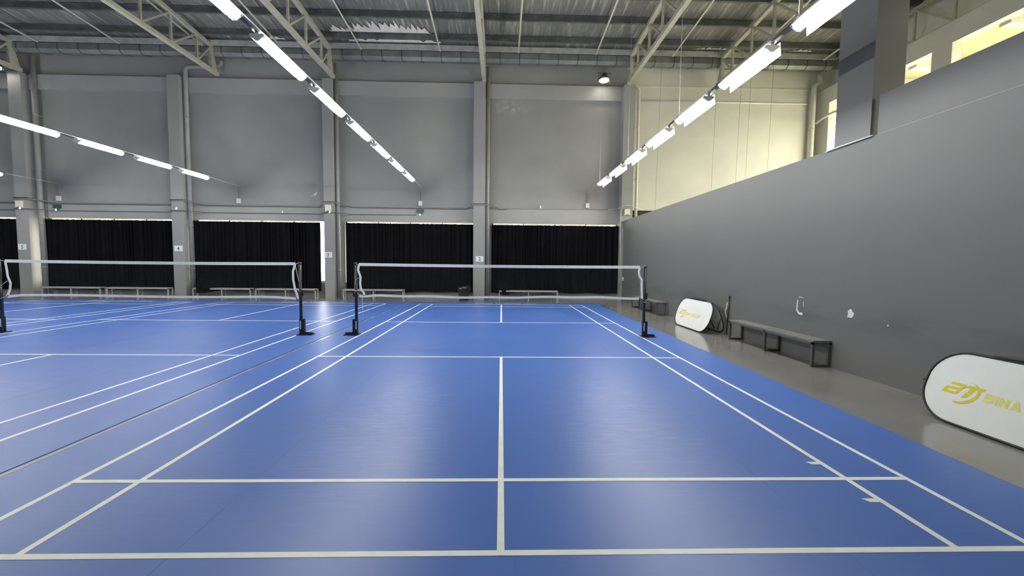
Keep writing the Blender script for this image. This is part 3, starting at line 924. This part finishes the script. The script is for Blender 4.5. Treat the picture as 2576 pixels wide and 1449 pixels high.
def bold_letters(word):
    """heavy block capitals as stroke quads, cap height 1; returns (polys, width)"""
    T = 0.22; polys = []
    def seg(x, p, q, t=T):
        p = Vector(p); q = Vector(q); d = (q - p).normalized(); n = Vector((-d.y, d.x)) * t / 2
        polys.append([(x + v.x, v.y) for v in (p - n, q - n, q + n, p + n)])
    h = T / 2; W = 0.74; R_ = W - h
    G = {'B': [((h, 0), (h, 1)), ((0, 1 - h), (R_, 1 - h)), ((0, .5), (R_, .5)), ((0, h), (R_, h)), ((R_ - .01, .93), (R_ - .01, .56)), ((R_, .46), (R_, .06))],
         'I': [((h, 0), (h, 1))],
         'N': [((h, 0), (h, 1)), ((R_, 0), (R_, 1)), ((h, .93), (R_, .07))],
         'A': [((h, 0), (.41, .98)), ((.71, 0), (.41, .98)), ((.2, .28), (.62, .28))],
         'G': [((h, .08), (h, .92)), ((.06, 1 - h), (W, 1 - h)), ((.06, h), (W, h)), ((R_, .06), (R_, .52)), ((.40, .47), (W, .47))],
         'R': [((h, 0), (h, 1)), ((0, 1 - h), (R_, 1 - h)), ((0, .45), (R_, .45)), ((R_, .93), (R_, .42)), ((.38, .45), (R_ + .03, 0))],
         'O': [((h, .07), (h, .93)), ((R_, .07), (R_, .93)), ((.06, 1 - h), (W - .06, 1 - h)), ((.06, h), (W - .06, h))],
         'U': [((h, .07), (h, 1)), ((R_, .07), (R_, 1)), ((.06, h), (W - .06, h))],
         'P': [((h, 0), (h, 1)), ((0, 1 - h), (R_, 1 - h)), ((0, .42), (R_, .42)), ((R_, .93), (R_, .38))]}
    x = 0.0
    for ch in word:
        if ch == ' ': x += 0.36; continue
        for p, q in G[ch]: seg(x, p, q)
        x += {'I': T, 'A': 0.82}.get(ch, W) + 0.13
    return polys, x - 0.13
(WA, WLEN), (WB, WLEN2) = bold_letters('BINA'), bold_letters('GROUP')
WORDS = [(0.0, WA), (WLEN + 0.45, WB)]
LETW = WLEN + 0.45 + WLEN2
def banner(loc, rz, label):
    t = thing('pop_up_banner', loc, label, 'banner', 'white A-frame banners by the partition')
    # local: length along -y from y=+BLEN/2, front panel faces -x
    lean = 0.235; H = math.sqrt(BH ** 2 - lean ** 2)
    r = 0.325
    outline = rrect(BLEN, BH, r)
    def place(side):
        ux = Vector((0, -1, 0)); base = Vector((-0.245, BLEN / 2, 0.015)) if side < 0 else Vector((0.245, BLEN / 2, 0.015))
        vv = Vector((lean / BH if side < 0 else -lean / BH, 0, H / BH))
        nn = Vector((-H / BH, 0, lean / BH)) if side < 0 else Vector((H / BH, 0, lean / BH))
        return lambda u, v, d=0.0: base + ux * u + vv * v + nn * d
    for side, nm in ((-1, 'front_panel'), (1, 'back_panel')):
        F = place(side)
        g = MB(); n = len(outline)
        g.v += [tuple(F(u, v, 0.003)) for u, v in outline] + [tuple(F(u, v, -0.003)) for u, v in outline]
        g.f += [tuple(range(n)), tuple(reversed(range(n, 2 * n)))]
        g.f += [(i, (i + 1) % n, n + (i + 1) % n, n + i) for i in range(n)]
        pn = g.build(nm, 'fabric_white', t)
        ring = [tuple(F(u, v, 0.0)) for u, v in outline]
        rm = MB().tube(ring + [ring[0]], 0.0125, 8, caps=False).build('hoop_rim', 'rim_black', pn)
        if side < 0:
            u0, v0 = 0.165, 0.27; s_ = 0.160
            lg = MB()
            for poly in logo_polys():
                lg.add([tuple(F(u0 + x * s_, v0 + y * s_ * 1.05, 0.0045)) for x, y in poly], [tuple(range(len(poly)))])
            lg.build('emblem', 'logo_yellow', pn)
            sw = MB()
            for poly in swoosh():
                sw.add([tuple(F(u0 + x * s_ * 0.86 - 0.03, v0 + y * s_ * 1.0 - 0.005, 0.0048)) for x, y in poly], [(0, 1, 2, 3)])
            sw.build('emblem_swoosh', 'logo_yellow', pn)
            k_ = 0.74 / LETW
            for wx, polys in WORDS:
                tx = MB()
                for q_, poly in enumerate(polys):
                    tx.add([tuple(F(u0 + 0.385 + (wx + x) * k_, v0 + 0.025 + y * 0.088, 0.0040 + 0.00003 * (q_ % 9))) for x, y in poly], [(0, 1, 2, 3)])
                tx.build('lettering', 'logo_pale', pn)
    F = place(-1); B = place(1)
    for u in (BLEN - 0.03,):
        a = F(u, 0.36); b = B(u - 0.02, 0.36)
        MB().tube([a, a * 0.55 + b * 0.45 + Vector((0, 0, -0.22))], 0.011, 6).build('fixing_strap', 'rim_black', t)
        MB().tube([b, b * 0.7 + a * 0.3 + Vector((0, 0, -0.24))], 0.011, 6).build('fixing_strap', 'rim_black', t)
    MB().tube([F(0.5, BH + 0.01), F(0.75, BH + 0.025), F(BLEN - 0.5, BH + 0.01)], 0.02, 8).build('ridge_sleeve', 'rim_black', t)
    e = F(0.0, 0.36)
    MB().tube([e, e + Vector((0, 0.035, 0.0))], 0.012, 6).build('rim_tab', 'rim_black', t)
    t.rotation_euler = (0, 0, rz)
    return t
banner((4.865, 7.93, 0), 0.0, 'white pop-up banner beside the dark slatted bench')
banner((4.775, 1.295, 0), 0.0, 'white pop-up banner standing alone on the floor, away from any bench')

# thin black pole leaning on the partition behind the banner
t = thing('leaning_pole', (5.09, 7.0, 0), 'thin black pole with a hooked top leaning on the partition', 'pole')
MB().tube([(0, 0.0, 0), (0.045, 0.03, 0.84)], 0.013, 8).build('shaft', 'black_steel', t)
MB().tube([(0.045, 0.03, 0.83), (0.04, 0.03, 0.86), (0.03, -0.02, 0.885), (0.02, -0.06, 0.875)], 0.011, 8).build('hook', 'black_steel', t)
MB().tube([(0.02, 0.045, 0.74), (0.015, 0.06, 0.66), (0.01, 0.05, 0.62), (0.0, 0.09, 0.54), (0.01, 0.06, 0.44), (0.02, 0.05, 0.36)], 0.010, 6).build('white_strip', 'cord_white', t)

# ------------------------------------------------------------------ wall scars (bare plaster) on the partition and far wall
def scar(poly, name='paint_scar', thick=0.003):
    MB().prism(poly, 'x', PX - thick, PX + 0.001).build(name, 'scar_plaster', wr)
def yz(cy, cz, pts): return [(cy - u, cz + v) for u, v in pts]
scar(yz(3.80, 0.88, [(-0.045, 0.045), (-0.02, 0.055), (-0.005, 0.075), (0.02, 0.06), (0.03, 0.035), (0.065, 0.02), (0.05, -0.03), (0.03, -0.055), (-0.01, -0.06), (-0.03, -0.05), (-0.05, -0.07), (-0.045, 0.0)]))
scar(yz(4.83, 0.90, [(-0.075, 0.08), (-0.055, 0.10), (-0.06, 0.02), (-0.065, -0.07), (-0.03, -0.115), (0.02, -0.125), (0.06, -0.12), (0.065, -0.155), (0.03, -0.165), (-0.04, -0.15), (-0.09, -0.09), (-0.085, 0.0)]))
scar(yz(4.83, 0.90, [(-0.05, 0.135), (-0.03, 0.15), (0.05, 0.145), (0.06, 0.13), (0.0, 0.138)]))
scar(yz(4.83, 0.90, [(0.072, 0.08), (0.08, 0.08), (0.078, -0.02), (0.07, -0.02)]))
scar(yz(3.20, 0.80, [(-0.01, 0.01), (0.012, 0.008), (0.008, -0.012), (-0.012, -0.01)]))
for poly in ([(-8.02, 4.36), (-7.98, 4.40), (-7.93, 4.43), (-7.88, 4.52), (-7.86, 4.42), (-7.92, 4.36), (-8.0, 4.34)], [(-8.10, 4.34), (-8.06, 4.36), (-8.05, 4.32), (-8.09, 4.31)]):
    MB().prism(poly, 'y', YW - 0.004, YW + 0.001).build('paint_scar', 'scar_plaster', wall_far)

# ------------------------------------------------------------------ number cards on the pillars
for num, x, z in (('2', -0.93, 1.725), ('3', -7.255, 1.835), ('4', -13.375, 2.035), ('5', -19.65, 2.03)):
    t = thing('number_card', (x, YP - 0.006, z), 'white card printed with the numeral %s on a grey pillar' % {'2': 'two', '3': 'three', '4': 'four', '5': 'five'}[num], 'sign', 'pillar number cards')
    MB().box(-0.165, 0.165, 0.0, 0.006, -0.115, 0.115).build('card', 'paper_white', t)
    vs_, fs_ = text_mesh(num, 0.20, bold=0.002, align='CENTER')
    g = MB().add([(a, -0.0012 - c, b - 0.072) for a, b, c in vs_], fs_)
    # serif strokes
    if num in '23': g.box(-0.045, -0.025, -0.0018, 0.0, 0.025, 0.045)
    if num == '2': g.box(0.040, 0.052, -0.0018, 0.0, -0.072, -0.045)
    if num == '3': g.box(-0.048, -0.028, -0.0018, 0.0, -0.045, -0.025)
    if num == '4': g.box(-0.005, 0.055, -0.0018, 0.0, -0.076, -0.064)
    if num == '5': g.box(0.042, 0.054, -0.0018, 0.0, 0.055, 0.082)
    g.build('numeral', 'ink_dark', t)

# ------------------------------------------------------------------ wall wiring and small devices
def wall_cable(z, xa, xb, r, m, label, wrap_z=0.0, gap=0.03):
    pts = []; x = xa; random.seed(int(z * 100))
    inside = [p for p in PILLARS if p[0] > xa and p[1] < xb]
    pts.append((xa, YW - gap, z))
    for a, b in inside:
        pts += [(a - 0.35, YW - gap, z - 0.01), (a - 0.12, YW - 0.20, z + wrap_z * 0.6), (a - 0.02, YP - gap, z + wrap_z), (b + 0.02, YP - gap, z + wrap_z),
                (b + 0.34, YP - gap + 0.02, z + wrap_z * 0.6), (b + 0.62, YW - gap, z - 0.01)]
    pts.append((xb, YW - gap, z))
    x0 = pts[0]
    o = MB().tube([(p[0] - x0[0], p[1] - x0[1], p[2] - x0[2]) for p in pts], r, 6).build('conduit_run', m, None, x0)
    return tag(o, label, 'cable')
wall_cable(3.91, -25.45, 4.56, 0.016, 'cable_grey', 'grey conduit along the far wall, the upper of the long runs', 0.075)
wall_cable(3.86, -25.45, 0.2, 0.012, 'cable_dark', 'dark cable hugging the underside of the upper wall conduit', 0.17, 0.04)
wall_cable(3.575, -25.45, -3.68, 0.013, 'cable_dark', 'dark cable along the far wall just above the curtains', 0.0, 0.035)
t = tag(MB().tube([(4.6, YW - 0.03, 3.92), (4.95, YW - 0.05, 3.94), (5.0, YP - 0.03, 3.95), (5.02, YP - 0.03, 3.90), (5.03, YP - 0.03, 2.3), (5.05, YP - 0.02, 0.75)], 0.011, 6).build('drop_cable', 'cable_white'), 'white cable dropping down the corner at the partition end', 'cable')
tag(MB().tube([(5.03, YP - 0.02, 3.99), (5.2, YP - 0.03, 4.04), (5.36, YP - 0.03, 4.05), (5.55, YP - 0.03, 4.0), (5.8, 15.5, 3.94), (6.1, 15.8, 3.92)], 0.012, 6).build('drop_cable', 'cable_white'), 'white cable looping round the partition end pillar', 'cable')

def junction(X, label):
    t = thing('junction_box', (X, YW, 4.07), label, 'electrical box', 'wire junction boxes')
    MB().box(-0.075, 0.075, -0.07, 0.0, -0.10, 0.10).build('box_body', 'white_plastic', t)
    MB().box(-0.05, -0.02, -0.025, 0.0, 0.10, 0.55).box(0.02, 0.045, -0.025, 0.0, 0.10, 0.50).build('conduit', 'cable_grey', t)
    MB().lathe([(0.02, -0.13), (0.02, -0.10)], 8, (0, -0.035, 0)).build('cable_gland', 'cable_dark', t)
for X, nm in ((3.69, 'partition side lamp row'), (-3.49, 'lamp row over the joint of the first two mats'), (-11.12, 'lamp row beyond the second mat'), (-18.52, 'lamp row by the pillar five')):
    junction(X, 'small white junction box feeding the ' + nm)

def bulb(parent, c, r=0.035):
    MB().lathe([(0.008, 0.075), (0.012, 0.05), (r * 0.8, 0.025), (r, 0.0), (r * 0.8, -0.025), (0.008, -0.036)], 12, c).build('bulb', 'bulb_white', parent)
for X, lb in ((-3.50, 'dark green box with a white bulb between the pillars three and two'), (-18.60, 'dark green box with a white bulb beside the pillar five downpipe')):
    t = thing('green_exit_box', (X, YW, 3.70), lb, 'wall light', 'green boxes on the far wall')
    MB().box(-0.16, 0.16, -0.06, 0.0, -0.03, 0.11).prism([(-0.09, -0.03), (0.09, -0.03), (0.05, -0.09), (-0.05, -0.09)], 'y', -0.06, 0.0).build('box_body', 'green_plastic', t)
    bulb(t, (0.0, -0.09, -0.12))
    MB().tube([(0, -0.09, -0.05), (0, -0.04, -0.05)], 0.012, 6).build('bulb_holder', 'white_plastic', t)
for X, lb in ((-7.20, 'cream box lamp on the pillar three'), (-19.62, 'cream box lamp on the pillar five'), (5.28, 'cream box lamp on the pillar at the partition end')):
    t = thing('box_lamp', (X, YP, 3.74), lb, 'wall light', 'cream box lamps on pillars')
    MB().prism([(-0.11, 0.15), (0.11, 0.15), (0.11, -0.12), (0.0, -0.08), (-0.11, -0.12)], 'y', -0.09, 0.0).build('housing', 'cream_plastic', t)
    MB().box(-0.03, 0.03, -0.05, 0.0, 0.15, 0.20).build('cable_entry', 'cable_grey', t)
    if X < 5: bulb(t, (0.07, -0.088, -0.16))
for X, Y, z, lb in ((-13.36, YP, 3.65, 'bare white bulb on the cable at the pillar four'), (1.65, YW, 3.97, 'bare white bulb on the conduit between pillar two and the partition'), (-9.3, YW, 3.62, 'tiny bare white bulb on the cable between pillars four and three')):
    t = thing('bare_bulb', (X, Y, z), lb, 'bulb', 'bare bulbs on the wall cable')
    MB().box(-0.02, 0.02, -0.05, 0.0, 0.02, 0.06).build('bulb_holder', 'white_plastic', t)
    bulb(t, (0, -0.06, 0), 0.035 if X < -9.5 or X > 0 else 0.022)
t = thing('security_camera', (5.15, 15.1, 3.34), 'small white bullet camera at the partition top by the far corner', 'camera')
MB().tube([(-0.05, 0.1, 0.02), (-0.12, -0.02, -0.02)], 0.035, 10).build('camera_body', 'white_plastic', t)
MB().tube([(-0.12, -0.02, -0.02), (-0.128, -0.034, -0.024)], 0.028, 10).build('lens', 'black_plastic', t)
MB().tube([(0.0, 0.12, 0.0), (-0.05, 0.08, 0.02)], 0.012, 6).build('bracket', 'white_plastic', t)
t = thing('socket_box', (5.149, 15.2, 0.95), 'tiny white switch box at the curtain edge in the far corner', 'switch')
MB().box(-0.05, 0.0, -0.05, 0.05, -0.07, 0.07).build('box_body', 'white_plastic', t)
MB().box(-0.058, -0.05, -0.015, 0.015, -0.02, 0.02).build('switch_key', 'white_plastic', t)

# ------------------------------------------------------------------ floodlights
def flood(loc, label, arm):
    t = thing('floodlight', loc, label, 'floodlight', 'round floodlights under the roof')
    MB().box(-0.26, -0.235, -0.03, 0.03, -0.14, 0.28).box(0.235, 0.26, -0.03, 0.03, -0.14, 0.28).box(-0.26, 0.26, -0.03, 0.03, 0.25, 0.28).build('yoke', 'polished_alloy', t)
    ax = Vector((0, -0.10, -1.0)).normalized()
    def disc(r0, r1, d0, d1, m, nm):
        MB().tube([ax * d0, ax * d1], [r0, r1], 24).build(nm, m, t)
    disc(0.10, 0.20, -0.24, -0.02, 'cast_alloy', 'housing')
    disc(0.205, 0.225, -0.02, 0.03, 'polished_alloy', 'rim')
    disc(0.19, 0.19, 0.03, 0.035, 'flood_glow', 'lens')
    for k in range(8):
        a = 2 * math.pi * k / 8
        p = Vector((math.cos(a) * 0.14, 0.08 + math.sin(a) * 0.06, 0.10))
        MB().bar(ax * -0.16 + Vector((math.cos(a) * .10, math.sin(a) * .07, 0)), ax * -0.05 + Vector((math.cos(a) * .19, math.sin(a) * .13, 0)), 0.01, 0.05).build('cooling_fin', 'cast_alloy', t)
    MB().bar((0, 0, 0.29), (arm[0] - loc[0], arm[1] - loc[1], arm[2] - loc[2]), 0.06, 0.03).build('wall_arm', 'cast_alloy', t)
    return t
flood((4.15, 15.25, 9.12), 'round floodlight on the far wall near the partition', (4.15, YW, 9.41))
flood((-19.78, 15.0, 9.02), 'round floodlight by the truss at pillar five', (-19.78, YW, 9.31))
flood((6.30, 3.60, 5.52), 'round floodlight beside the tall column above the partition', (5.60, 3.95, 5.81))

# ------------------------------------------------------------------ fluorescent rows
def make_lamp(label, group, loc, shade=False):
    t = thing('fluorescent_lamp', loc, label, 'lamp', group)
    hl = 0.64
    # slim white batten with three bare tubes round its underside
    MB().prism([(-0.032, -0.018), (0.032, -0.018), (0.028, 0.030), (-0.028, 0.030)], 'y', -hl, hl).build('batten', 'lamp_body', t)
    for x, z in ((-0.080, -0.012), (0.0, -0.055), (0.080, -0.012)):
        tb = MB().tube([(x, -hl + 0.035, z), (x, hl - 0.035, z)], 0.019, 10).build('tube', 'tube_glow', t)
        for s in (-1, 1):
            MB().tube([(x, s * (hl - 0.035), z), (x, s * (hl - 0.014), z)], 0.0195, 10).build('end_cap', 'polished_alloy', tb)
    if shade:   # white back plate keeping the light off the partition
        MB().prism([(0.105, 0.050), (0.112, 0.050), (0.128, -0.125), (0.121, -0.125)], 'y', -hl, hl).build('back_plate', 'lamp_body', t)
    for s in (-1, 1):
        MB().prism([(-0.105, -0.012), (-0.09, 0.012), (0.09, 0.012), (0.105, -0.012), (0.022, -0.080), (-0.022, -0.080)], 'y', s * (hl - 0.014), s * (hl + 0.002)).build('lamp_holder', 'lamp_body', t)
    return t
ROWS = [(3.735, 4.63, 13.2, 1.77, 'over the partition side of the first court'),
        (-3.40, 4.68, 13.2, 1.745, 'over the joint between the first and second mats'),
        (-11.1, 4.66, 13.3, 1.76, 'over the joint between the second and third mats'),
        (-18.5, 4.66, 13.2, 1.76, 'over the joint beyond the third mat')]
for X, Z, y0, pitch, where in ROWS:
    group = 'fluorescent lamps ' + where
    lb = 'white fluorescent lamp on the rail ' + where
    y = y0
    if X > -4: proto = None     # the shaded row and the open rows have their own source lamp
    while y > 1.5:
        if proto is None:
            proto = make_lamp(lb, group, (X, y, Z), X > 0)
        else:
            copy_thing(proto, (X, y, Z), lb, group)
        y -= pitch
    ylast = y + pitch
    t = thing('lamp_rail', (X, y0 + 0.75, Z + 0.056), 'dark steel lamp rail ' + where, 'rail', 'lamp rails')
    yend = ylast - 0.9 - (y0 + 0.75)
    MB().box(-0.03, 0.03, yend, 0.0, -0.024, 0.024).build('channel', 'rail_steel', t)
    MB().tube([(0.048, yend, 0.0), (0.048, 0.0, 0.0)], 0.009, 6).build('feed_cable', 'cable_white', t)
    MB().tube([(0, -0.02, 0.0), (0, YW - y0 - 0.78, -0.03)], 0.008, 6).build('end_wire', 'cable_white', t)
    yy = y0 + pitch / 2 - 0.25
    while X > 0 and yy > ylast:
        yl = yy - (y0 + 0.75)
        if yl < -0.05:
            MB().tube([(0, yl, 0.024), (0, yl, roof_z(yy) - 0.26 - Z - 0.055)], 0.004, 5).build('suspension_wire', 'cable_grey', t)
            MB().box(-0.04, 0.04, yl - 0.03, yl + 0.03, -0.0235, 0.04).build('rail_clamp', 'polished_alloy', t)
        yy -= pitch * 2
